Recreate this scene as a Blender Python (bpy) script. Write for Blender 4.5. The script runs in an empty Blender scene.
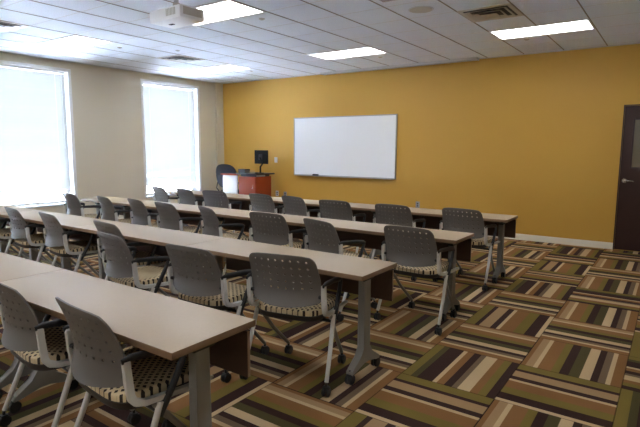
import bpy, bmesh, math, random
from mathutils import Vector, Matrix
random.seed(4)
C = bpy.context.scene.collection
PI = math.pi
# ---------------------------------------------------------------- room numbers (metres)
CAM_F, CAM_YAW, CAM_PITCH, CAM_ROLL, CAM_H = 504.607, 0.6118, 0.1285, 0.0048, 1.4915
D, W, H = 8.676, -8.971, 3.0            # front wall y, window wall x, ceiling z
XR, YB = 1.7, -4.6                      # wall beside the camera, wall behind it
XE = -1.476                             # aisle end of the table rows
ROW_Y = [1.382, 2.780, 4.275, 5.80]
ROW_X = [0, 0, .03, .035]
TL, TD, TT = 1.605, 0.46, 0.734         # table length, depth, height
AX0, AY0, TILE = -0.952, 7.363, 0.582   # ceiling grid

# ---------------------------------------------------------------- materials
def lin(c):
    return tuple(((v/255)/12.92 if v/255 <= .04045 else ((v/255+.055)/1.055)**2.4) for v in c)
def mat(name, rgb, rough=.5, metal=0, spec=.5, noise=0, nscale=30, bump=0, bscale=200, coat=0):
    m = bpy.data.materials.new(name); m.use_nodes = True
    nt = m.node_tree; b = nt.nodes['Principled BSDF']
    col = (*lin(rgb), 1)
    b.inputs['Base Color'].default_value = col
    b.inputs['Roughness'].default_value = rough
    b.inputs['Metallic'].default_value = metal
    b.inputs['Specular IOR Level'].default_value = spec
    if coat: b.inputs['Coat Weight'].default_value = coat
    tc = nt.nodes.new('ShaderNodeTexCoord')
    if noise:
        n = nt.nodes.new('ShaderNodeTexNoise'); n.inputs['Scale'].default_value = nscale
        n.inputs['Detail'].default_value = 3
        nt.links.new(tc.outputs['Object'], n.inputs['Vector'])
        mp = nt.nodes.new('ShaderNodeMapRange')
        mp.inputs['To Min'].default_value = 1-noise; mp.inputs['To Max'].default_value = 1+noise
        nt.links.new(n.outputs['Fac'], mp.inputs['Value'])
        mx = nt.nodes.new('ShaderNodeVectorMath'); mx.operation = 'SCALE'
        mx.inputs[0].default_value = col[:3]
        nt.links.new(mp.outputs[0], mx.inputs['Scale'])
        nt.links.new(mx.outputs[0], b.inputs['Base Color'])
    if bump:
        n2 = nt.nodes.new('ShaderNodeTexNoise'); n2.inputs['Scale'].default_value = bscale
        nt.links.new(tc.outputs['Object'], n2.inputs['Vector'])
        bp = nt.nodes.new('ShaderNodeBump'); bp.inputs['Strength'].default_value = bump; bp.inputs['Distance'].default_value = .002
        nt.links.new(n2.outputs['Fac'], bp.inputs['Height'])
        nt.links.new(bp.outputs[0], b.inputs['Normal'])
    return m
def emis(name, rgb, s):
    m = bpy.data.materials.new(name); m.use_nodes = True
    b = m.node_tree.nodes['Principled BSDF']
    b.inputs['Base Color'].default_value = (.8, .8, .8, 1)
    b.inputs['Emission Color'].default_value = (*lin(rgb), 1)
    b.inputs['Emission Strength'].default_value = s
    return m

M = {}
M['beige'] = mat('beige_paint', (212, 204, 182), .75, bump=.15, bscale=300)
M['beige2'] = mat('light_beige_paint', (226, 220, 204), .7)
M['yellow'] = mat('ochre_paint', (208, 161, 64), .55, bump=.15, bscale=300)
M['white'] = mat('white_paint', (232, 232, 230), .5)
M['base'] = mat('cream_vinyl_base', (242, 235, 216), .5)
M['door'] = mat('dark_stained_door', (58, 34, 30), .35, noise=.15, nscale=8)
M['doorframe'] = mat('dark_door_frame', (58, 38, 38), .4)
M['lam'] = mat('beige_laminate', (184, 166, 141), .38, noise=.04, nscale=60)
M['edge'] = mat('tan_edge_band', (140, 112, 84), .45)
M['panelwood'] = mat('dark_brown_panel', (74, 52, 40), .5, noise=.1, nscale=12)
M['silver'] = mat('silver_powder_coat', (206, 204, 197), .35, 0)
M['post'] = mat('grey_powder_coat', (134, 131, 124), .4, 0)
M['shell'] = mat('grey_plastic', (104, 99, 93), .5, spec=.5, bump=.05, bscale=500)
M['black'] = mat('black_plastic', (26, 26, 28), .42)
M['pan'] = mat('dark_seat_pan', (44, 38, 34), .5)
M['cherry'] = mat('cherry_wood', (160, 64, 24), .55, spec=.25, noise=.18, nscale=6)
M['darktop'] = mat('dark_laminate', (42, 34, 34), .3)
M['plate'] = mat('grey_plate', (150, 152, 160), .5)
M['projwhite'] = mat('projector_plastic', (244, 243, 240), .4)
M['matte'] = mat('matte_black_plastic', (22, 22, 24), .8, spec=.2)
M['screen'] = mat('monitor_black', (20, 20, 24), .2)
M['steel'] = mat('brushed_steel', (190, 186, 180), .25, .9)
M['board'] = mat('whiteboard_enamel', (250, 252, 252), .12, coat=.3)
M['fab_dark'] = mat('charcoal_fabric', (46, 48, 54), .9, bump=.3, bscale=400)
M['lens'] = emis('troffer_lens', (248, 250, 255), 3.1)
M['vent'] = mat('vent_metal', (190, 182, 166), .5, .1)
M['ventdark'] = mat('vent_dark', (66, 60, 56), .7)
M['ltgrey'] = mat('light_grey_metal', (200, 202, 204), .45)
M['alu'] = mat('aluminium_frame', (178, 176, 172), .3, .7)

def seat_material():
    m = bpy.data.materials.new('dotted_upholstery'); m.use_nodes = True
    nt = m.node_tree; b = nt.nodes['Principled BSDF']; b.inputs['Roughness'].default_value = .9
    N, L = nt.nodes.new, nt.links.new
    tc = N('ShaderNodeTexCoord'); mp = N('ShaderNodeMapping')
    mp.inputs['Rotation'].default_value = (0, 0, PI/4); mp.inputs['Scale'].default_value = (38, 38, 38)
    L(tc.outputs['Object'], mp.inputs[0])
    sep = N('ShaderNodeSeparateXYZ'); L(mp.outputs[0], sep.inputs[0])
    outs = []
    for a in 'XYZ'[:2]:
        s = N('ShaderNodeMath'); s.operation = 'FRACT'; L(sep.outputs[a], s.inputs[0])
        d = N('ShaderNodeMath'); d.operation = 'SUBTRACT'; L(s.outputs[0], d.inputs[0]); d.inputs[1].default_value = .5
        e = N('ShaderNodeMath'); e.operation = 'ABSOLUTE'; L(d.outputs[0], e.inputs[0])
        outs.append(e)
    mx = N('ShaderNodeMath'); mx.operation = 'MAXIMUM'; L(outs[0].outputs[0], mx.inputs[0]); L(outs[1].outputs[0], mx.inputs[1])
    lt = N('ShaderNodeMath'); lt.operation = 'LESS_THAN'; L(mx.outputs[0], lt.inputs[0]); lt.inputs[1].default_value = .26
    mix = N('ShaderNodeMix'); mix.data_type = 'RGBA'
    L(lt.outputs[0], mix.inputs['Factor'])
    mix.inputs['A'].default_value = (*lin((204, 184, 146)), 1); mix.inputs['B'].default_value = (*lin((52, 42, 34)), 1)
    L(mix.outputs['Result'], b.inputs['Base Color'])
    return m
M['seat'] = seat_material()

def carpet_material():
    m = bpy.data.materials.new('striped_carpet_tiles'); m.use_nodes = True
    nt = m.node_tree; b = nt.nodes['Principled BSDF']
    b.inputs['Roughness'].default_value = .95; b.inputs['Specular IOR Level'].default_value = .15
    N, L = nt.nodes.new, nt.links.new
    def math_(op, a, bb=None):
        n = N('ShaderNodeMath'); n.operation = op
        for i, v in enumerate((a, bb)):
            if v is None: continue
            if isinstance(v, (int, float)): n.inputs[i].default_value = v
            else: L(v, n.inputs[i])
        return n.outputs[0]
    g = N('ShaderNodeNewGeometry'); sp = N('ShaderNodeSeparateXYZ'); L(g.outputs['Position'], sp.inputs[0])
    S = .612
    X = math_('DIVIDE', math_('SUBTRACT', sp.outputs[0], -.785), S)
    Y = math_('DIVIDE', math_('SUBTRACT', sp.outputs[1], 4.79), S)
    cx, cy = math_('FLOOR', X), math_('FLOOR', Y)
    fx, fy = math_('FRACT', X), math_('FRACT', Y)
    par = math_('FLOORED_MODULO', math_('ADD', cx, cy), 2)
    inv = math_('SUBTRACT', 1, par)
    u = math_('ADD', math_('MULTIPLY', fx, inv), math_('MULTIPLY', math_('SUBTRACT', 1, fy), par))
    cv = N('ShaderNodeCombineXYZ'); L(cx, cv.inputs[0]); L(cy, cv.inputs[1])
    wn = N('ShaderNodeTexWhiteNoise'); wn.noise_dimensions = '2D'; L(cv.outputs[0], wn.inputs['Vector'])
    kr = math_('FLOOR', math_('MULTIPLY', wn.outputs['Value'], 2.999))
    # upright tiles: pattern 1 in even columns, 0 / 2 in turn in odd columns
    odd = math_('FLOORED_MODULO', cx, 2)
    q = math_('GREATER_THAN', math_('FLOORED_MODULO', cy, 4), 2)
    kd = math_('ADD', math_('MULTIPLY', odd, math_('MULTIPLY', q, 2)), math_('SUBTRACT', 1, odd))
    k = math_('ADD', math_('MULTIPLY', kd, inv), math_('MULTIPLY', kr, par))
    pos = math_('DIVIDE', math_('ADD', k, u), 3)
    cr = (200, 172, 132); tan = (168, 136, 98); org = (140, 100, 60); oli = (126, 108, 52); dol = (84, 76, 46)
    brn = (62, 42, 38); tau = (118, 98, 76)
    A = [(0, oli), (.10, dol), (.17, brn), (.34, cr), (.39, org), (.47, brn), (.56, tau), (.62, cr), (.74, org), (.83, oli), (.91, brn)]
    B = [(0, org), (.05, tan), (.13, cr), (.18, org), (.32, oli), (.40, brn), (.5, dol), (.6, cr), (.71, brn), (.78, tau), (.84, cr), (.89, org)]
    Cc = [(0, oli), (.14, brn), (.2, tan), (.35, brn), (.43, cr), (.48, org), (.66, oli), (.8, brn), (.93, cr)]
    stops = [((i+p)/3, c) for i, lst in enumerate((A, B, Cc)) for p, c in lst]
    ramp = N('ShaderNodeValToRGB'); ramp.color_ramp.interpolation = 'CONSTANT'
    el = ramp.color_ramp.elements
    while len(el) < len(stops): el.new(.5)
    for i, (p, c) in enumerate(stops): el[i].position = p
    for i, (p, c) in enumerate(stops): el[i].color = (*lin(c), 1)
    L(pos, ramp.inputs[0])
    nz = N('ShaderNodeTexNoise'); nz.inputs['Scale'].default_value = 260; nz.inputs['Detail'].default_value = 2
    L(g.outputs['Position'], nz.inputs['Vector'])
    nz2 = N('ShaderNodeTexNoise'); nz2.inputs['Scale'].default_value = 2.2
    L(g.outputs['Position'], nz2.inputs['Vector'])
    f = math_('ADD', math_('ADD', .62, math_('MULTIPLY', nz.outputs['Fac'], .5)), math_('MULTIPLY', nz2.outputs['Fac'], .26))
    ex = math_('MINIMUM', fx, math_('SUBTRACT', 1, fx)); ey = math_('MINIMUM', fy, math_('SUBTRACT', 1, fy))
    seam = math_('GREATER_THAN', math_('MINIMUM', ex, ey), .006)
    f2 = math_('MULTIPLY', f, math_('ADD', .45, math_('MULTIPLY', seam, .55)))
    vs = N('ShaderNodeVectorMath'); vs.operation = 'SCALE'; L(ramp.outputs[0], vs.inputs[0]); L(f2, vs.inputs['Scale'])
    L(vs.outputs[0], b.inputs['Base Color'])
    bp = N('ShaderNodeBump'); bp.inputs['Strength'].default_value = .5; bp.inputs['Distance'].default_value = .004
    L(nz.outputs['Fac'], bp.inputs['Height']); L(bp.outputs[0], b.inputs['Normal'])
    return m
M['carpet'] = carpet_material()

def ceiling_material():
    m = bpy.data.materials.new('acoustic_ceiling_tiles'); m.use_nodes = True
    nt = m.node_tree; b = nt.nodes['Principled BSDF']
    b.inputs['Roughness'].default_value = .85
    N, L = nt.nodes.new, nt.links.new
    tc = N('ShaderNodeTexCoord')
    n = N('ShaderNodeTexNoise'); n.inputs['Scale'].default_value = 90; n.inputs['Detail'].default_value = 4
    L(tc.outputs['Object'], n.inputs['Vector'])
    r = N('ShaderNodeMapRange'); r.inputs['From Min'].default_value = .3; r.inputs['From Max'].default_value = .7
    r.inputs['To Min'].default_value = .86; r.inputs['To Max'].default_value = 1.04
    L(n.outputs['Fac'], r.inputs['Value'])
    vs = N('ShaderNodeVectorMath'); vs.operation = 'SCALE'; vs.inputs[0].default_value = lin((226, 230, 236))
    L(r.outputs[0], vs.inputs['Scale']); L(vs.outputs[0], b.inputs['Base Color'])
    bp = N('ShaderNodeBump'); bp.inputs['Strength'].default_value = .3; bp.inputs['Distance'].default_value = .003
    L(n.outputs['Fac'], bp.inputs['Height']); L(bp.outputs[0], b.inputs['Normal'])
    return m
M['ceil'] = ceiling_material()
M['grid_x'] = mat('tile_joint_shade', (142, 128, 112), .7)  # strips along y: shade of the tile gaps put into the colour
M['grid_y'] = mat('ceiling_runner_white', (206, 204, 200), .6)

def slat_material():
    m = bpy.data.materials.new('translucent_blind_slat'); m.use_nodes = True
    nt = m.node_tree; b = nt.nodes['Principled BSDF']; out = nt.nodes['Material Output']
    b.inputs['Base Color'].default_value = (*lin((166, 162, 152)), 1); b.inputs['Roughness'].default_value = .5
    t = nt.nodes.new('ShaderNodeBsdfTranslucent'); t.inputs['Color'].default_value = (*lin((222, 232, 246)), 1)
    mx = nt.nodes.new('ShaderNodeMixShader'); mx.inputs[0].default_value = .022
    nt.links.new(b.outputs[0], mx.inputs[1]); nt.links.new(t.outputs[0], mx.inputs[2])
    nt.links.new(mx.outputs[0], out.inputs['Surface'])
    return m
M['slat'] = slat_material()
def glass_material():
    m = bpy.data.materials.new('clear_glass'); m.use_nodes = True
    nt = m.node_tree; out = nt.nodes['Material Output']; nt.nodes.remove(nt.nodes['Principled BSDF'])
    t = nt.nodes.new('ShaderNodeBsdfTransparent'); g = nt.nodes.new('ShaderNodeBsdfGlossy'); g.inputs['Roughness'].default_value = .02
    fr = nt.nodes.new('ShaderNodeFresnel'); fr.inputs['IOR'].default_value = 1.45
    mx = nt.nodes.new('ShaderNodeMixShader'); nt.links.new(fr.outputs[0], mx.inputs[0])
    nt.links.new(t.outputs[0], mx.inputs[1]); nt.links.new(g.outputs[0], mx.inputs[2])
    nt.links.new(mx.outputs[0], out.inputs['Surface'])
    return m
M['glass'] = glass_material()
M['doorglass'] = mat('wired_door_glass', (120, 112, 92), .15)
M['outside'] = mat('outside_ground', (196, 214, 240), .9)

# ---------------------------------------------------------------- mesh helpers
def box(bm, x0, x1, y0, y1, z0, z1, bev=0, mi=0):
    r = bmesh.ops.create_cube(bm, size=1)
    vs = r['verts']
    for v in vs:
        v.co = Vector(((x0+x1)/2+v.co.x*(x1-x0), (y0+y1)/2+v.co.y*(y1-y0), (z0+z1)/2+v.co.z*(z1-z0)))
    fs = list({f for v in vs for f in v.link_faces})
    for f in fs: f.material_index = mi
    if bev:
        es = list({e for v in vs for e in v.link_edges})
        bmesh.ops.bevel(bm, geom=es, offset=bev, segments=2, affect='EDGES', profile=.6)
    return vs
def tube(bm, pts, r, seg=10, cap=True, flat=1.0):
    pts = [Vector(p) for p in pts]
    rs = r if isinstance(r, (list, tuple)) else [r]*len(pts)
    rings = []
    for i, p in enumerate(pts):
        t = (pts[min(i+1, len(pts)-1)]-pts[max(i-1, 0)]).normalized()
        a = t.cross(Vector((1, 0, 0)))
        if a.length < .1: a = t.cross(Vector((0, 1, 0)))
        a.normalize(); c = t.cross(a).normalized()
        rings.append([bm.verts.new(p+(a*math.cos(2*PI*k/seg)+c*math.sin(2*PI*k/seg)*flat)*rs[i]) for k in range(seg)])
    for i in range(len(rings)-1):
        for k in range(seg):
            f = bm.faces.new((rings[i][k], rings[i][(k+1) % seg], rings[i+1][(k+1) % seg], rings[i+1][k])); f.smooth = True
    if cap:
        bm.faces.new(rings[0][::-1]); bm.faces.new(rings[-1])
def cyl(bm, c, axis, r, h, seg=20, bev=0):
    ax = Vector(axis).normalized()
    q = Vector((0, 0, 1)).rotation_difference(ax)
    ret = bmesh.ops.create_cone(bm, cap_ends=True, segments=seg, radius1=r, radius2=r, depth=h,
                                matrix=Matrix.Translation(c) @ q.to_matrix().to_4x4())
    for f in {f for v in ret['verts'] for f in v.link_faces}:
        if len(f.verts) == 4: f.smooth = True
    if bev:
        es = [e for e in {e for v in ret['verts'] for e in v.link_edges} if any(len(f.verts) > 4 for f in e.link_faces)]
        bmesh.ops.bevel(bm, geom=es, offset=bev, segments=2, affect='EDGES')
def prism(bm, pts, axis, a0, a1):
    """closed outline pts (2-D) pushed along axis 'x','y' or 'z' from a0 to a1"""
    def P(u, v, a):
        return {'x': (a, u, v), 'y': (u, a, v), 'z': (u, v, a)}[axis]
    lo = [bm.verts.new(P(u, v, a0)) for u, v in pts]; hi = [bm.verts.new(P(u, v, a1)) for u, v in pts]
    n = len(pts)
    for i in range(n):
        bm.faces.new((lo[i], lo[(i+1) % n], hi[(i+1) % n], hi[i]))
    bm.faces.new(lo[::-1]); bm.faces.new(hi)
def obj(name, bm, mats, parent=None, loc=None):
    bmesh.ops.recalc_face_normals(bm, faces=bm.faces)
    me = bpy.data.meshes.new(name); bm.to_mesh(me); bm.free(); me.set_sharp_from_angle(angle=math.radians(38))
    for m in (mats if isinstance(mats, (list, tuple)) else [mats]): me.materials.append(m)
    o = bpy.data.objects.new(name, me); C.objects.link(o)
    if parent: o.parent = parent
    if loc: o.location = loc
    return o
def nb(): return bmesh.new()
def tag(o, label, cat, group=None):
    o['label'] = label; o['category'] = cat
    if group: o['group'] = group
    return o
def thing(name, label, cat, loc=(0, 0, 0), rz=0, group=None):
    o = bpy.data.objects.new(name, None); o.empty_display_size = .2; C.objects.link(o)
    o.location = loc; o.rotation_euler = (0, 0, rz)
    return tag(o, label, cat, group)
def struct(name, bm, m, parent=None):
    o = obj(name, bm, m, parent)
    if parent is None: o['kind'] = 'structure'
    return o
def dup(root, loc, rz, label, group=None):
    def cp(o, par):
        c = o.copy(); C.objects.link(c)
        if par: c.parent = par
        for ch in list(o.children): cp(ch, c)
        return c
    r = cp(root, None); r.location = loc; r.rotation_euler = (0, 0, rz); r['label'] = label
    if group: r['group'] = group
    return r

# ---------------------------------------------------------------- room shell
b = nb(); box(b, W-.3, XR+.2, YB-.2, D+.2, -.1, 0); struct('floor', b, M['carpet'])
b = nb(); box(b, W-.3, XR+.2, YB-.2, D+.2, H, H+.1); struct('ceiling', b, M['ceil'])
b = nb(); box(b, W-.3, XR+.2, D, D+.2, 0, H); struct('wall_front', b, M['yellow'])
b = nb(); box(b, XR, XR+.2, YB, D, 0, H); struct('wall_right', b, M['beige2'])
b = nb(); box(b, W, XR, YB-.2, YB, 0, H); struct('wall_back', b, M['beige2'])
WIN = [(3.52, 4.97), (6.50, 7.955), (.55, 2.0), (-2.42, -.97)]  # last two windows are unseen, added for more light from behind
WZ0, WZ1 = .475, 2.825
b = nb()
ys = sorted([YB]+[v for w in WIN for v in w]+[D])
for i in range(0, len(ys), 2): box(b, W-.3, W, ys[i], ys[i+1], 0, H)
for y0, y1 in WIN:
    box(b, W-.3, W, y0, y1, 0, WZ0); box(b, W-.3, W, y0, y1, WZ1, H)
struct('wall_left', b, M['beige'])
b = nb(); box(b, W, W+.06, 8.47, D, 0, H-.001); struct('trim_1', b, M['beige'])      # slim pilaster in the corner
# ceiling runners (T-bars), real strips just under the tiles
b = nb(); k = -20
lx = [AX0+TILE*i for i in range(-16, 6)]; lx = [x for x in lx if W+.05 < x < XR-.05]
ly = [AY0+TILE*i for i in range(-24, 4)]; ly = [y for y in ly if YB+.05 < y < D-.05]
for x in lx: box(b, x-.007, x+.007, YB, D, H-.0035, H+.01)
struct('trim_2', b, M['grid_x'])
b = nb()
for y in ly: box(b, W, XR, y-.006, y+.006, H-.002, H+.01)
struct('trim_3', b, M['grid_y'])
# wall angle round the ceiling
b = nb(); box(b, W, XR, D-.02, D, H-.012, H-.0001); box(b, W, W+.02, YB, D-.02, H-.012, H-.0001)
struct('trim_4', b, M['ltgrey'])
b = nb(); box(b, W+.06, -.684, D-.012, D, 0, .1, .003); struct('baseboard_front', b, M['base'])
b = nb(); box(b, W, W+.012, YB, 8.47, 0, .1, .003); struct('baseboard_left', b, M['base'])

# windows
for i, (y0, y1) in enumerate(WIN):
    b = nb()
    t = .05
    xo0, xo1 = W-.26, W-.2
    box(b, xo0, xo1, y0, y0+t, WZ0, WZ1); box(b, xo0, xo1, y1-t, y1, WZ0, WZ1)
    box(b, xo0, xo1, y0+t, y1-t, WZ0, WZ0+t); box(b, xo0, xo1, y0+t, y1-t, WZ1-t, WZ1)
    w = struct('window_%d' % (i+1), b, M['white'])
    b = nb(); box(b, W-.235, W-.229, y0+t, y1-t, WZ0+t, WZ1-t); struct('pane', b, M['glass'], w)
    # white returns and the stool
    b = nb()
    box(b, W-.2, W+.004, y1-.008, y1+.045, WZ0, WZ1+.045, .002); box(b, W-.2, W+.004, y0-.045, y0+.008, WZ0, WZ1+.045, .002)
    box(b, W-.2, W+.004, y0, y1, WZ1-.008, WZ1+.045, .002)
    struct('surround', b, M['white'], w)
    b = nb(); box(b, W-.2, W+.03, y0-.03, y1+.03, WZ0-.03, WZ0+.005, .004); struct('sill', b, M['ltgrey'], w)
BL = ['white slatted blind in the window beside the corner with the ochre wall',
      'white slatted blind in the window cut off by the edge of the view', '']
BL = ['white slatted blind in the large window at the left edge of the photo',
      'white slatted blind in the narrow-looking window near the ochre wall corner',
      'white slatted blind in an added window outside the frame, beside the first table row', 'white slatted blind in an added window outside the frame, behind the camera']
for i, (y0, y1) in enumerate(WIN):
    z0 = .72 if i != 1 else .68
    t = thing('venetian_blind', BL[i], 'blind', (W-.09, (y0+y1)/2, z0), 0, 'window blinds')
    hw = (y1-y0)/2-.03
    b = nb(); n = int((WZ1-.06-z0)/.0215)
    for k in range(n):
        z = .02+k*.0215
        a = -math.radians(58+1.6*math.sin(k*.37+i)+random.uniform(-1.5, 1.5))
        dx, dz = .0135*math.cos(a), .0135*math.sin(a)
        v = [b.verts.new(p) for p in ((-dx, -hw, z+dz), (dx, -hw, z-dz), (dx, hw, z-dz), (-dx, hw, z+dz))]
        b.faces.new(v)
    obj('slats', b, M['slat'], t)
    b = nb(); box(b, -.02, .02, -hw, hw, WZ1-.045-z0, WZ1-z0-.003, .003); obj('head_rail', b, M['white'], t)
    b = nb(); box(b, -.012, .012, -hw, hw, -.012, .006, .003); obj('bottom_rail', b, M['white'], t)
    b = nb()
    for yy in (-hw+.18, hw-.18): tube(b, [(.016, yy, 0), (.016, yy, WZ1-.05-z0)], .0015, 6)
    obj('ladder_cord', b, M['white'], t)
    b = nb(); tube(b, [(.03, hw-.07, .75), (.025, hw-.07, WZ1-.05-z0)], .004, 8); obj('tilt_wand', b, M['ltgrey'], t)

# door
b = nb()
DX0 = -.668
box(b, DX0-.014, DX0, D-.022, D+.001, 0, 2.139, .002); box(b, DX0+.93, DX0+.944, D-.022, D+.001, 0, 2.139, .002)
box(b, DX0, DX0+.93, D-.022, D+.001, 2.125, 2.139, .002)
fr = struct('door_1', b, M['doorframe'])
b = nb(); y0 = D-.014
wx0, wx1, wz0, wz1 = DX0+.13, DX0+.42, 1.23, 1.93
for x0, x1, z0, z1 in ((DX0+.003, wx0, .01, 2.12), (wx1, DX0+.927, .01, 2.12), (wx0, wx1, .01, wz0), (wx0, wx1, wz1, 2.12)):
    box(b, x0, x1, y0, D+.001, z0, z1)
struct('door_leaf', b, M['door'], fr)
b = nb(); box(b, wx0, wx1, D-.008, D, wz0, wz1); struct('vision_panel', b, M['doorglass'], fr)
b = nb()
for x0, x1, z0, z1 in ((wx0-.012, wx0+.01, wz0-.012, wz1+.012), (wx1-.01, wx1+.012, wz0-.012, wz1+.012), (wx0+.01, wx1-.01, wz0-.012, wz0+.01), (wx0+.01, wx1-.01, wz1-.01, wz1+.012)):
    box(b, x0, x1, D-.02, D, z0, z1, .002)
struct('vision_frame', b, M['doorframe'], fr)
b = nb(); cyl(b, (DX0+.065, D-.02, 1.04), (0, 1, 0), .032, .014, 20, .003)
tube(b, [(DX0+.065, D-.02, 1.04), (DX0+.065, D-.07, 1.04)], .011)
tube(b, [(DX0+.065, D-.065, 1.04), (DX0+.10, D-.07, 1.042), (DX0+.185, D-.066, 1.035)], [.012, .012, .008])
struct('door_handle', b, M['steel'], fr)

# ---------------------------------------------------------------- ceiling fittings
LY = [AY0, AY0-5*TILE, AY0-10*TILE, AY0-15*TILE, AY0-19*TILE]
LXR = [AX0, AX0-5*TILE, AX0-10*TILE]
LLAB = {(0, 0): 'lit ceiling light by the front wall, nearest the brown door', (0, 1): 'lit ceiling light by the front wall above the whiteboard',
        (0, 2): 'lit ceiling light by the front wall, in the corner near the windows',
        (1, 1): 'lit ceiling light right behind the projector', (1, 2): 'lit ceiling light by the large left window',
        (1, 0): 'lit ceiling light over the aisle, above the frame', (2, 0): 'lit ceiling light above the camera, outside the frame',
        (2, 1): 'lit ceiling light outside the frame over the first row', (2, 2): 'lit ceiling light outside the frame, by the windows'}
for r_, w_ in ((3, 'just behind the camera'), (4, 'by the wall behind the camera')):  # unseen rows, added to light the chair backs from behind
    for c_, v_ in ((0, 'on the door side'), (1, 'in the middle'), (2, 'on the window side')): LLAB[(r_, c_)] = 'added fill light in the ceiling %s, %s' % (w_, v_)
light0 = None
for r, y in enumerate(LY):
    for c, x in enumerate(LXR):
        loc = (x-TILE, y-TILE/2, H)
        if light0 is None:
            light0 = thing('ceiling_light', LLAB[(r, c)], 'ceiling light', loc, 0, 'recessed ceiling lights')
            b = nb(); hx, hy, t = TILE-.004, TILE/2-.004, .022
            for a in ((-hx, hx, -hy, -hy+t), (-hx, hx, hy-t, hy), (-hx, -hx+t, -hy+t, hy-t), (hx-t, hx, -hy+t, hy-t)):
                box(b, a[0], a[1], a[2], a[3], -.009, .004, .001)
            obj('frame', b, M['grid_y'], light0)
            b = nb(); box(b, -hx+t, hx-t, -hy+t, hy-t, -.006, .003); obj('diffuser', b, M['lens'], light0)
        else:
            dup(light0, loc, 0, LLAB[(r, c)])
vents = [(-1.825, 5.908, 'square ceiling vent just before the light nearest the door'),
         (-7.063, 5.908, 'square ceiling vent near the window corner, in the brightest ceiling'),
         (-7.063, 2.998, 'square ceiling vent at the left edge of the photo')]
v0 = None
for x, y, lab in vents:
    if v0: dup(v0, (x, y, H), 0, lab); continue
    v0 = thing('ceiling_vent', lab, 'air vent', (x, y, H), 0, 'square ceiling vents')
    h = TILE/2-.005
    b = nb(); box(b, -h+.02, h-.02, -h+.02, h-.02, -.004, .002); obj('duct_opening', b, M['ventdark'], v0)
    def ring(b, h0, h1, z0_, z1_, t_=.004):
        q_ = lambda hh, zz: [b.verts.new((sx*hh, sy*hh, zz)) for sx, sy in ((-1, -1), (1, -1), (1, 1), (-1, 1))]
        A_, B_, A2, B2 = q_(h0, z0_), q_(h1, z1_), q_(h0, z0_+t_), q_(h1, z1_+t_)
        for q in range(4):
            n_ = (q+1) % 4
            b.faces.new((A_[q], A_[n_], B_[n_], B_[q])); b.faces.new((A2[q], B2[q], B2[n_], A2[n_]))
            b.faces.new((A_[q], A2[q], A2[n_], A_[n_])); b.faces.new((B_[q], B_[n_], B2[n_], B2[q]))
    b = nb(); ring(b, h, h-.045, -.008, -.008, .006); obj('frame', b, M['vent'], v0)
    b = nb(); ring(b, h-.06, h-.1, -.022, -.006); obj('louver', b, M['vent'], v0)
    b = nb(); ring(b, h-.125, h-.165, -.03, -.01); obj('louver', b, M['vent'], v0)
    b = nb(); box(b, -.09, .09, -.09, .09, -.034, -.03, .001); obj('centre_plate', b, M['vent'], v0)
# speaker grille
s = thing('ceiling_speaker', 'round grey speaker grille in the ceiling beside the square vent', 'speaker', (-2.407, 5.326, H))
b = nb(); cyl(b, (0, 0, -.004), (0, 0, 1), .125, .012, 32, .003); obj('grille', b, M['vent'], s)
b = nb(); cyl(b, (0, 0, -.004), (0, 0, 1), .138, .006, 32, .001); obj('trim_ring', b, M['ltgrey'], s)
s = thing('return_grille', 'dark slotted return grille at the top edge of the photo', 'air vent', (-2.44, 4.68, H))
b = nb(); box(b, -.17, .17, -.17, .17, -.006, .002, .001); obj('backing', b, M['ventdark'], s)
b = nb()
for k in range(9): box(b, -.16, .16, -.155+k*.037, -.148+k*.037, -.012, -.004)
obj('vane', b, M['vent'], s)
sp0 = None
for x, y, lab in ((-1.825, 7.56, 'ceiling sprinkler head under the light nearest the door'), (-4.16, 7.654, 'ceiling sprinkler head between middle light and whiteboard'),
                  (-4.12, 4.66, 'ceiling sprinkler head beside the light behind the projector'), (-7.07, 4.744, 'ceiling sprinkler head beside the light by the large window'),
                  (-6.53, 5.4, 'ceiling sprinkler head next to the vent near the window corner'), (-7.0, 7.6, 'ceiling sprinkler head beside the corner light')):
    if sp0: dup(sp0, (x, y, H), 0, lab); continue
    sp0 = thing('sprinkler_head', lab, 'sprinkler', (x, y, H), 0, 'ceiling sprinklers')
    b = nb(); cyl(b, (0, 0, -.003), (0, 0, 1), .036, .008, 20, .002); obj('escutcheon', b, M['vent'], sp0)
    b = nb(); cyl(b, (0, 0, -.008), (0, 0, 1), .009, .012, 10); cyl(b, (0, 0, -.014), (0, 0, 1), .018, .003, 12); obj('nozzle', b, M['alu'], sp0)
# projection screen case along the front wall
s = thing('projection_screen_case', 'long slim grey screen housing along the ceiling over the whiteboard', 'projector screen', (-4.4, D-.1, H))
b = nb(); box(b, -1.55, 1.55, -.075, .075, -.036, 0, .005); obj('housing', b, M['ltgrey'], s)
b = nb(); box(b, -1.45, 1.45, -.012, .012, -.044, -.036, .003); obj('bottom_bar', b, M['alu'], s)
for q in (-1.56, 1.56):
    b = nb(); box(b, q-.012, q+.012, -.078, .078, -.039, 0, .003); obj('end_cap', b, M['ltgrey'], s)

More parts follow.
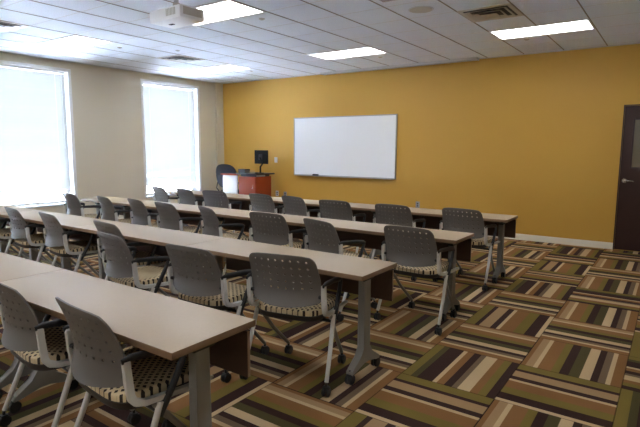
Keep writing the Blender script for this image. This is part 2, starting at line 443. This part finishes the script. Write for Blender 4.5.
# projector
PR = thing('projector', 'white ceiling projector hanging on a short pole at the top of the photo', 'projector', (-3.77, 3.12, 2.6), math.radians(-3))
b = nb(); box(b, -.225, .225, -.135, .135, 0, .11, .022); obj('body', b, M['projwhite'], PR)
b = nb(); cyl(b, (-.228, -.02, .058), (1, 0, 0), .034, .03, 20, .004); obj('lens', b, M['black'], PR)
b = nb()
for k in range(7): box(b, .03+k*.02, .04+k*.02, -.1365, -.134, .03, .09)
obj('side_vent', b, M['vent'], PR)
b = nb(); box(b, .224, .2275, -.1, .1, .03, .095, .001); obj('connector_panel', b, M['vent'], PR)
b = nb(); box(b, -.10, -.04, -.02, .01, -.003, .002, .001); obj('filter_latch', b, M['ventdark'], PR)
b = nb(); cyl(b, (0, 0, .25), (0, 0, 1), .02, .2995, 16); cyl(b, (0, 0, .392), (0, 0, 1), .06, .014, 20); obj('pole', b, M['alu'], PR)
b = nb(); box(b, -.07, .07, -.05, .05, .115, .135, .004); cyl(b, (0, 0, .15), (0, 0, 1), .032, .04, 16); obj('mount_bracket', b, M['vent'], PR)
b = nb(); tube(b, [(-.12, .05, .11), (-.13, .05, .15), (-.08, .04, .2), (-.03, .02, .27), (-.024, .02, .33), (-.024, .01, .398)], .008, 8); obj('power_cable', b, M['black'], PR)

# ---------------------------------------------------------------- whiteboard and wall plates
BX0, BX1, BZ0, BZ1 = -6.766, -4.326, .915, 2.135
s = thing('whiteboard', 'large white marker board in a thin metal frame on the ochre wall', 'whiteboard', ((BX0+BX1)/2, D, BZ0))
hw, hh = (BX1-BX0)/2, BZ1-BZ0
b = nb(); box(b, -hw+.01, hw-.01, -.02, 0, .01, hh-.01); obj('writing_surface', b, M['board'], s)
b = nb()
box(b, -hw, hw, -.028, 0, hh-.02, hh, .003); box(b, -hw, hw, -.028, 0, 0, .02, .003)
box(b, -hw, -hw+.02, -.028, 0, .02, hh-.02, .003); box(b, hw-.02, hw, -.028, 0, .02, hh-.02, .003)
obj('frame', b, M['alu'], s)
b = nb(); prism(b, [(-.028, 0), (-.085, -.004), (-.085, .006), (-.08, .008), (-.075, .002), (-.028, .006)], 'x', -hw+.05, hw-.02); obj('marker_tray', b, M['alu'], s)
er = thing('board_eraser', 'small black eraser on the ledge of the whiteboard', 'eraser', (-6.17, D-.054, BZ0+.0075))
b = nb(); box(b, -.065, .065, -.022, .022, 0, .012, .002); obj('felt_pad', b, M['fab_dark'], er)
b = nb(); box(b, -.065, .065, -.022, .022, .012, .034, .005); obj('grip', b, M['black'], er)
def wall_plate(name, x, z, lab, cat, m, toggle):
    t = thing(name, lab, cat, (x, D, z))
    b = nb(); box(b, -.04, .04, -.006, 0, -.06, .06, .002); obj('cover_plate', b, m, t)
    if toggle:
        b = nb(); box(b, -.016, .016, -.011, -.005, -.032, .032, .002); obj('rocker', b, M['white'], t)
    else:
        for q in (-.02, .02):
            b = nb(); cyl(b, (0, -.006, q), (0, 1, 0), .016, .003, 16); obj('socket_face', b, M['ventdark'], t)
wall_plate('light_switch', -7.29, 1.23, 'white light switch on the ochre wall right of the monitor', 'switch', M['white'], True)
wall_plate('wall_outlet', -7.26, .485, 'white outlet plate low on the ochre wall by the wooden lectern', 'outlet', M['white'], False)
wall_plate('wall_outlet', -7.03, .475, 'grey outlet plate low on the wall, beside the white one', 'outlet', M['plate'], False)
wall_plate('wall_outlet', -3.87, .46, 'grey outlet plate low on the ochre wall between whiteboard and door', 'outlet', M['plate'], False)

# ---------------------------------------------------------------- tables
def caster(parent, x, y, r=.03, rot=0):
    """twin wheel with a hood and a stem"""
    b = nb()
    for sx in (-.013, .013): cyl(b, (x+sx, y, r), (1, 0, 0), r, .017, 20, .003)
    cyl(b, (x, y, r), (1, 0, 0), r*.55, .02, 12)
    box(b, x-.02, x+.02, y-r*.6, y+r*.5, r*1.25, r*2.12, .006)
    cyl(b, (x, y, r*2.35), (0, 0, 1), .008, r*.9, 10)
    return obj('caster', b, M['black'], parent)
def make_table(length, label, in_right=.115, in_left=.115):
    t = thing('training_table', label, 'table', (0, 0, 0), 0, 'training tables')
    hx, hy = length/2-.002, TD/2
    b = nb()
    vs = box(b, -hx, hx, -hy, hy, TT-.03, TT, .0025)
    b.normal_update()
    for f in b.faces: f.material_index = 0 if f.normal.z > .5 else 1
    obj('tabletop', b, [M['lam'], M['edge']], t)
    b = nb(); box(b, -hx+.03, hx-.01, hy-.045, hy-.027, .475, TT-.045, .002); b.normal_update()
    for f in b.faces: f.material_index = 1 if abs(f.normal.x) > .9 else 0
    obj('modesty_panel', b, [M['panelwood'], M['edge']], t)
    b = nb(); box(b, -hx+.08, hx-.08, .08, .12, TT-.055, TT-.03, .003); obj('crossbar', b, M['black'], t)
    for sx in (-1, 1):
        x = hx-in_right if sx > 0 else -hx+in_left
        b = nb()
        # flip bracket
        prism(b, [(-.19, TT-.03), (.17, TT-.03), (.17, TT-.044), (.06, TT-.085), (-.05, TT-.085), (-.07, TT-.044), (-.19, TT-.042)], 'x', x-.026, x+.026)
        obj('flip_bracket', b, M['black'], t)
        b = nb()
        # post that widens into a splayed foot
        prism(b, [(-.04, TT-.07), (.04, TT-.07), (.036, .20), (.07, .15), (.18, .085), (.18, .062), (.14, .066), (.03, .10), (-.03, .10),
                  (-.14, .066), (-.18, .062), (-.18, .085), (-.07, .15), (-.036, .20)], 'x', x-.025, x+.025)
        bmesh.ops.bevel(b, geom=b.edges[:], offset=.004, segments=2, affect='EDGES')
        leg = obj('leg', b, M['post'], t)
        for y in (-.168, .168): caster(leg, x, y, .033)
    return t
TLAB = {
 (0, 0): 'beige table at the aisle end of the row nearest the camera', (0, 1): 'beige table in the nearest row, cut off at the left edge',
 (1, 0): 'beige table at the aisle end of the second row from the camera', (1, 1): 'beige table in the second row, second from the aisle',
 (1, 2): 'beige table in the second row, third from the aisle', (1, 3): 'beige table at the far left end of the second row',
 (2, 0): 'beige table at the aisle end of the third row', (2, 1): 'beige table in the third row, second from the aisle',
 (2, 2): 'beige table in the third row, third from the aisle', (2, 3): 'short beige table ending the third row on the window side',
 (3, 0): 'beige table at the aisle end of the row nearest the ochre wall', (3, 1): 'beige table in the row nearest the ochre wall, second from the aisle',
 (3, 2): 'beige table in the row nearest the ochre wall, third from the aisle', (3, 3): 'short beige table ending the farthest row on the window side'}
t0 = None
GR = ['tables in the first row', 'tables in the second row', 'tables in the third row', 'tables in the fourth row']
ts = None
for r, y in enumerate(ROW_Y):
    for c in range(2 if r == 0 else 4):
        x1 = XE+ROW_X[r]-TL*c
        if r >= 2 and c == 3:
            if ts is None: ts = make_table(.92, TLAB[(r, c)]); ts.location = (x1-.46, y, 0)
            else: dup(ts, (x1-.46, y, 0), 0, TLAB[(r, c)])
            continue
        loc = (x1-TL/2, y, 0)
        if r == 1 and c >= 2:            # legs set in further on these two
            t = make_table(TL, TLAB[(r, c)], .60 if c == 2 else .45, .31 if c == 2 else .115); t.location = loc
        elif t0 is None:
            t0 = make_table(TL, TLAB[(r, c)]); t0.location = loc
        else: dup(t0, loc, 0, TLAB[(r, c)])

# ---------------------------------------------------------------- chairs
def shell_mesh():
    """perforated back shell: 9 x 6 hole cells, curved, solid lumbar lip under them"""
    b = nb()
    NX, NZ = 8, 5
    Z0, ZH, ZT = .535, .55, .845     # bottom, start of the holes, top of the holes
    HWm = .245
    def outline(z):                    # half width at a height
        t = (z-Z0)/(.865-Z0)
        w = HWm*(1-.03*t-.065*t*t)
        w -= .012*max(0, 1-t*6)
        return w
    def top(u):                        # height of the top edge
        a = abs(u)
        d = .01*u*u
        if a > .78: d += .045*(1-math.sqrt(max(0, 1-((a-.78)/.22)**2)))
        return .864-d
    def P(u, v):                       # u -1..1, v 0..1 in height
        zt = top(u); zb = Z0+.026*u*u+(.02*(1-math.sqrt(max(0, 1-((abs(u)-.86)/.14)**2))) if abs(u) > .86 else 0); z = zb+v*(zt-zb)
        x = u*outline(z)
        t = (z-Z0)/.33
        y = -.268-.04*t+.020*math.sin(min(1, t*1.1)*PI)            # leans back
        y += .085*(abs(x)/.25)**2.0*(1-.6*t)            # wraps round the sitter
        y -= .022*max(0, 1-t*3.2)**1.5                     # lower lip kicks back
        return Vector((x, y, z))
    us = [-1, -.985, -.95, -.91]+[-.87+1.74*i/NX for i in range(NX+1)]+[.91, .95, .985, 1]
    vh0, vh1 = .27, .95
    vs = [0, .05, .11, .18]+[vh0+(vh1-vh0)*j/NZ for j in range(NZ+1)]+[.975, 1]
    cache = {}
    def V(u, v, side=0):
        k = (round(u, 5), round(v, 5))
        if k not in cache: cache[k] = b.verts.new(P(u, v))
        return cache[k]
    hole = 3.2
    for i in range(len(us)-1):
        for j in range(len(vs)-1):
            u0, u1, v0, v1 = us[i], us[i+1], vs[j], vs[j+1]
            holed = 4 <= i < 4+NX and 4 <= j < 4+NZ
            if not holed:
                um, vm = (u0+u1)/2, (v0+v1)/2
                loop = [V(u0, v0)]
                if j == 4+NZ or j == 3:
                    pass
                # keep neighbours' mid-edge vertices
                if 4 <= i < 4+NX and j == 4+NZ: loop.append(V(um, v0))
                loop.append(V(u1, v0))
                if i == 3 and 4 <= j < 4+NZ: loop.append(V(u1, vm))
                loop.append(V(u1, v1))
                if 4 <= i < 4+NX and j == 3: loop.append(V(um, v1))
                loop.append(V(u0, v1))
                if i == 4+NX and 4 <= j < 4+NZ: loop.append(V(u0, vm))
                f = b.faces.new(loop); f.smooth = True
                continue
            um, vm = (u0+u1)/2, (v0+v1)/2
            outer = [V(u0, v0), V(um, v0), V(u1, v0), V(u1, vm), V(u1, v1), V(um, v1), V(u0, v1), V(u0, vm)]
            rx = .0072/.235; rz = .0072/.33
            inner = []
            for q in range(8):
                a = -3*PI/4+q*PI/4
                inner.append(V(um+rx*math.cos(a), vm+rz*math.sin(a)))
            for q in range(8):
                f = b.faces.new((outer[q], outer[(q+1) % 8], inner[(q+1) % 8], inner[q])); f.smooth = True
    bmesh.ops.recalc_face_normals(b, faces=b.faces)
    b.normal_update()
    # thickness
    geo = bmesh.ops.solidify(b, geom=b.faces[:], thickness=.008)
    return b
def make_chair(label):
    t = thing('training_chair', label, 'chair', (0, 0, 0), 0, 'grey perforated training chairs')
    obj('backrest', shell_mesh(), M['shell'], t)
    # seat cushion
    b = nb()
    out = []
    for k in range(40):
        a = 2*PI*k/40; c, s_ = math.cos(a), math.sin(a)
        e = 4.2
        out.append((math.copysign(abs(c)**(2/e), c)*.228, math.copysign(abs(s_)**(2/e), s_)*.225-.006))
    prof = [(.93, .468), (1.0, .476), (1.0, .500), (.975, .512), (.9, .519), (.6, .520)]
    rings = []
    for sc, z in prof:
        rings.append([b.verts.new((x*sc, .02+(y-.02)*sc, z-(.012*max(0, y-.12)/.12) - .010*(1-min(1, (x/.2)**2))*(sc < 1))) for x, y in out])
    for i in range(len(rings)-1):
        for k in range(40):
            f = b.faces.new((rings[i][k], rings[i][(k+1) % 40], rings[i+1][(k+1) % 40], rings[i+1][k])); f.smooth = True
    b.faces.new(rings[-1]); b.faces.new(rings[0][::-1])
    obj('seat', b, M['seat'], t)
    b = nb()
    rings = []
    for sc, z in ((.7, .430), (.96, .440), (1.0, .456), (1.0, .474)):
        rings.append([b.verts.new((x*sc*1.015, .02+(y-.02)*sc*1.015, z)) for x, y in out])
    for i in range(3):
        for k in range(40):
            f = b.faces.new((rings[i][k], rings[i][(k+1) % 40], rings[i+1][(k+1) % 40], rings[i+1][k])); f.smooth = True
    b.faces.new(rings[-1]); b.faces.new(rings[0][::-1])
    obj('seat_pan', b, M['pan'], t)
    for s_ in (-1, 1):
        # silver side frame: flat upright beside the back, then a rail under the seat edge
        b = nb()
        x = s_*.257
        pts = [(-.230, .678), (-.198, .678), (-.192, .535), (-.182, .506), (-.14, .486), (.05, .478), (.17, .479), (.195, .474), (.17, .460), (.05, .457), (-.14, .464), (-.190, .480), (-.212, .507), (-.222, .58)]
        prism(b, pts, 'x', x-.013, x+.013)
        bmesh.ops.bevel(b, geom=b.edges[:], offset=.004, segments=2, affect='EDGES')
        obj('side_frame', b, M['silver'], t)
        # black arm: pad and the strut down to the leg joint
        b = nb()
        tube(b, [(s_*0.262, -.235, .676), (s_*0.264, -.2, .684), (s_*0.267, -.05, .676), (s_*0.267, .035, .664), (s_*0.266, .06, .654)], [.012, .016, .019, .019, .013], 10, flat=.5)
        obj('armrest', b, M['black'], t)
        b = nb()
        tube(b, [(s_*0.266, .05, .654), (s_*0.267, .03, .60), (s_*0.269, -.02, .51), (s_*0.270, -.065, .44), (s_*0.270, -.085, .40)], [.012, .014, .015, .016, .014], 10)
        obj('arm_strut', b, M['black'], t)
        # legs
        b = nb(); tube(b, [(s_*0.270, -.08, .462), (s_*.281, -.16, .26), (s_*.288, -.236, .085)], [.0135, .0135, .0125], 12)
        l = obj('leg', b, M['silver'], t); l['label'] = 'silver rear leg'
        caster(l, s_*.288, -.24, .030)
        b = nb(); tube(b, [(s_*.258, -.10, .455), (s_*.235, .06, .26), (s_*.207, .238, .085)], [.0135, .0135, .0125], 12)
        l = obj('leg', b, M['post'], t)
        caster(l, s_*.207, .242, .030)
        # joint to the back shell
        b = nb(); tube(b, [(s_*.225, -.205, .60), (s_*.257, -.212, .60)], .012, 8); obj('back_joint', b, M['black'], t)
    b = nb(); tube(b, [(-.268, -.085, .42), (.268, -.085, .42)], .012, 10); obj('cross_tube', b, M['black'], t)
    return t
# x, y, turn (deg), label
CH = [
 (-1.91, 1.360, -6, 'grey perforated chair at the aisle end of the first row, nearest the camera'),
 (-2.54, 1.350, -7, 'grey perforated chair in the first row, partly cut off at the left edge'),
 (-1.96, 2.600, 12, 'grey perforated chair at the aisle end of the second row'),
 (-2.55, 2.440, 1, 'grey perforated chair in the second row, second from the aisle'),
 (-3.35, 2.420, -9, 'grey perforated chair pulled back in the second row, hiding part of the chair behind'),
 (-3.93, 2.740, -7, 'grey perforated chair in the second row, half hidden by the pulled-back chair before it'),
 (-4.90, 2.740, -8, 'grey perforated chair in the second row, just left of the overlapping pair'),
 (-5.63, 2.740, -8, 'grey perforated chair in the second row, beside the one cut off by the left edge'),
 (-6.34, 2.740, -8, 'grey perforated chair in the second row, cut off by the left edge'),
 (-1.74, 4.045, -3, 'grey perforated chair at the aisle end of the third row'),
 (-2.49, 3.920, -18, 'grey perforated chair in the third row turned towards the aisle, second from the aisle'),
 (-3.27, 4.030, 1, 'grey perforated chair in the third row, third from the aisle, facing straight ahead'),
 (-4.02, 4.000, -21, 'grey perforated chair in the third row, most turned, narrow in view'),
 (-4.78, 4.020, -9, 'grey perforated chair in the third row, left of the narrow turned chair'),
 (-5.37, 4.050, -12, 'grey perforated chair in the third row, third from the window side'),
 (-5.97, 4.000, -12, 'grey perforated chair in the third row, in front of the table end by the windows'),
 (-6.82, 4.000, -6, 'grey perforated chair standing off the window end of the third row'),
 (-1.82, 5.560, -5, 'grey perforated chair at the aisle end of the farthest row'),
 (-2.62, 5.470, -1, 'grey perforated chair in the farthest row, second from the aisle'),
 (-3.42, 5.460, 1, 'grey perforated chair in the farthest row below the middle of the whiteboard'),
 (-4.08, 5.540, -12, 'grey perforated chair in the farthest row beside the wall outlets, fourth from the aisle'),
 (-4.67, 5.530, -5, 'grey perforated chair in the farthest row in front of the cherry lectern'),
 (-5.63, 5.520, 6, 'grey perforated chair in the farthest row, low wide one below the black office chair'),
 (-6.23, 5.520, -9, 'grey perforated chair in the farthest row, before the right edge of the narrow window'),
 (-6.83, 5.500, -11, 'grey perforated chair at the window end of the farthest row'),
]
ch0 = None
for x, y, a, lab in CH:
    if ch0 is None:
        ch0 = make_chair(lab); ch0.location = (x, y-.03, 0); ch0.rotation_euler = (0, 0, math.radians(a))
    else: dup(ch0, (x, y-.03, 0), math.radians(a), lab)

# ---------------------------------------------------------------- lectern, monitor, office chair
LC = thing('lectern_desk', 'cherry wood teacher lectern with dark top and a white side desk', 'lectern', (-7.2, 8.15, 0))
def lb(name, m, *a, bev=.003, par=LC):
    b = nb(); box(b, *a, bev); return obj(name, b, m, par)
lb('cabinet', M['cherry'], -.49, .0, -.24, .25, .05, .885)
lb('plinth', M['black'], -.47, -.02, -.22, .23, 0, .05)
lb('top_rail', M['ltgrey'], -.018, .006, -.2, .05, .889, .918)
lb('riser', M['black'], -.47, -.02, -.2, .22, .885, .925)
lb('worktop', M['darktop'], -.56, .06, -.28, .3, .925, .955)
d = lb('door', M['cherry'], -.48, -.008, -.256, -.24, .07, .875)
b = nb(); tube(b, [(-.06, -.256, .62), (-.06, -.275, .63), (-.06, -.275, .72), (-.06, -.256, .73)], .004, 8); obj('handle', b, M['steel'], d)
s = lb('side_desk_panel', M['white'], -.97, -.54, -.25, -.225, .03, .905); s['label'] = 'white front panel of the side desk'
lb('side_desk_end', M['white'], -.97, -.945, -.225, -.17, .03, .905)
lb('side_desk_top', M['cherry'], -1.0, -.5, -.29, -.13, .905, .93)
mn = thing('monitor', 'black flat monitor seen from behind, raised on an arm on the lectern', 'monitor', (-7.27, 8.16, .955), math.radians(-6))
b = nb(); box(b, -.2, .2, -.012, .022, .2, .49, .006); obj('housing', b, M['matte'], mn)
b = nb(); box(b, -.19, .19, .021, .0245, .212, .478); obj('screen', b, M['screen'], mn)
b = nb(); box(b, -.05, .05, -.03, -.012, .29, .4, .004); obj('mount_plate', b, M['black'], mn)
b = nb(); tube(b, [(.06, -.08, .012), (.06, -.08, .14), (.10, -.06, .2), (.06, -.05, .27), (0, -.035, .33)], .018, 10); obj('arm', b, M['matte'], mn)
b = nb(); cyl(b, (.06, -.08, .007), (0, 0, 1), .08, .014, 24, .003); obj('base', b, M['black'], mn)
bx_ = thing('control_box', 'small black box lying on the lectern top beside the wire tray', 'equipment', (-7.62, 8.0, .955))
b = nb(); box(b, -.1, .1, -.08, .08, .008, .085, .006); obj('case', b, M['black'], bx_)
b = nb(); box(b, -.08, .08, -.083, -.079, .03, .06, .001); obj('front_panel', b, M['ventdark'], bx_)
b = nb()
for q in (-.08, .08):
    for w_ in (-.06, .06): cyl(b, (q, w_, .005), (0, 0, 1), .01, .01, 10)
obj('foot', b, M['black'], bx_)
tr = thing('wire_tray', 'low metal wire tray on the lectern between black box and monitor', 'tray', (-7.44, 7.98, .955))
b = nb()
for z in (.006, .05): tube(b, [(-.07, -.08, z), (.07, -.08, z), (.07, .08, z), (-.07, .08, z), (-.07, -.08, z)], .003, 6)
obj('rim', b, M['alu'], tr)
b = nb()
for k in range(7):
    xx = -.07+k*.14/6
    tube(b, [(xx, -.08, .05), (xx, -.08, .006), (xx, .08, .006), (xx, .08, .05)], .0018, 6)
obj('wire', b, M['alu'], tr)
ms = thing('computer_mouse', 'small dark computer mouse on the lectern top by the monitor', 'mouse', (-7.2, 7.93, .955))
b = nb(); bmesh.ops.create_uvsphere(b, u_segments=16, v_segments=10, radius=1, matrix=Matrix.Translation((0, 0, .012)) @ Matrix.Diagonal((.03, .05, .018, 1)))
bmesh.ops.bisect_plane(b, geom=b.verts[:]+b.edges[:]+b.faces[:], plane_co=(0, 0, 0), plane_no=(0, 0, -1), clear_outer=True)
for f in b.faces: f.smooth = True
obj('body', b, M['black'], ms)

oc = thing('office_chair', 'black cushioned swivel chair with loop arms behind the lectern', 'chair', (-8.33, 8.33, 0), math.radians(4))
b = nb()
def pad(b, hw, hh, th, cx, cy, cz, tilt, n=36, e=3.0, curve=.05):
    rings = []
    for sc, d in ((.9, -th/2), (1, -th/4), (1, th/4), (.9, th/2)):
        rg = []
        for k in range(n):
            a = 2*PI*k/n; c, s_ = math.cos(a), math.sin(a)
            x = math.copysign(abs(c)**(2/e), c)*hw*sc; z = math.copysign(abs(s_)**(2/e), s_)*hh*sc
            p = Vector((x, d+curve*(x/hw)**2, z)); p.rotate(Matrix.Rotation(tilt, 3, 'X'))
            rg.append(b.verts.new(p+Vector((cx, cy, cz))))
        rings.append(rg)
    for i in range(3):
        for k in range(n):
            f = b.faces.new((rings[i][k], rings[i][(k+1) % n], rings[i+1][(k+1) % n], rings[i+1][k])); f.smooth = True
    for rg in (rings[0], rings[-1]):
        c = b.verts.new(sum((v.co for v in rg), Vector())/n)
        for k in range(n): b.faces.new((rg[k], rg[(k+1) % n], c))
pad(b, .30, .275, .06, 0, -.22, .855, math.radians(8), e=2.6); obj('backrest', b, M['fab_dark'], oc)
b = nb(); pad(b, .24, .23, .08, 0, 0, .49, math.radians(90), e=3.2, curve=0); obj('seat', b, M['fab_dark'], oc)
b = nb(); tube(b, [(0, -.05, .43), (0, -.2, .42), (0, -.285, .5), (0, -.275, .75)], .018, 8); obj('back_support', b, M['black'], oc)
b = nb(); cyl(b, (0, 0, .27), (0, 0, 1), .028, .33, 14); obj('gas_lift', b, M['black'], oc)
b = nb()
for k in range(5):
    a = 2*PI*k/5+.3; tube(b, [(0, 0, .12), (.3*math.cos(a), .3*math.sin(a), .085)], [.026, .014], 8)
st = obj('star_base', b, M['black'], oc)
for k in range(5):
    a = 2*PI*k/5+.3; caster(st, .3*math.cos(a), .3*math.sin(a), .03)
for s_ in (-1, 1):
    b = nb(); tube(b, [(s_*.2, .06, .45), (s_*.28, .08, .47), (s_*.3, .11, .58), (s_*.3, .1, .70), (s_*.29, -.02, .715), (s_*.285, -.16, .70), (s_*.28, -.2, .58), (s_*.26, -.1, .46), (s_*.2, -.06, .45)], .014, 8)
    obj('armrest', b, M['black'], oc)

# ---------------------------------------------------------------- daylight, sun, camera
b = nb(); box(b, -40, W-.5, -30, 40, -.6, -.5); g_ = obj('ground_outside', b, M['outside']); g_['kind'] = 'structure'
w = bpy.data.worlds.new('World'); bpy.context.scene.world = w; w.use_nodes = True
bg = w.node_tree.nodes['Background']; bg.inputs[0].default_value = (.62, .78, 1.0, 1); bg.inputs[1].default_value = 12.0
sl = bpy.data.lights.new('sun', 'SUN'); sl.energy = 125; sl.angle = math.radians(2); sl.color = (1, .97, .93)
so = bpy.data.objects.new('sun', sl); C.objects.link(so)
so.rotation_euler = Vector((1.0, .2, -2.4)).to_track_quat('-Z', 'Y').to_euler(); so.location = (-14, 0, 12)

cd = bpy.data.cameras.new('camera'); co = bpy.data.objects.new('camera', cd); C.objects.link(co)
cd.sensor_fit = 'HORIZONTAL'; cd.sensor_width = 36; cd.lens = CAM_F/640*36; cd.clip_start = .05; cd.clip_end = 200
F = Vector((-math.sin(CAM_YAW)*math.cos(CAM_PITCH), math.cos(CAM_YAW)*math.cos(CAM_PITCH), -math.sin(CAM_PITCH)))
R = Vector((math.cos(CAM_YAW), math.sin(CAM_YAW), 0)); U = R.cross(F)
R2 = R*math.cos(CAM_ROLL)+U*math.sin(CAM_ROLL); U2 = U*math.cos(CAM_ROLL)-R*math.sin(CAM_ROLL)
mw = Matrix((R2, U2, -F)).transposed().to_4x4(); mw.translation = Vector((0, 0, CAM_H))
co.matrix_world = mw
sc = bpy.context.scene; sc.camera = co
sc.view_settings.view_transform = 'Standard'; sc.view_settings.look = 'None'; sc.view_settings.gamma = 1
sc.view_settings.use_curve_mapping = False; sc.view_settings.exposure = 1.58
sc.cycles.use_denoising = True
sc.cycles.max_bounces = 8; sc.cycles.diffuse_bounces = 5; sc.cycles.transparent_max_bounces = 8
sc.cycles.caustics_reflective = False; sc.cycles.caustics_refractive = False
sc.cycles.sample_clamp_indirect = 60
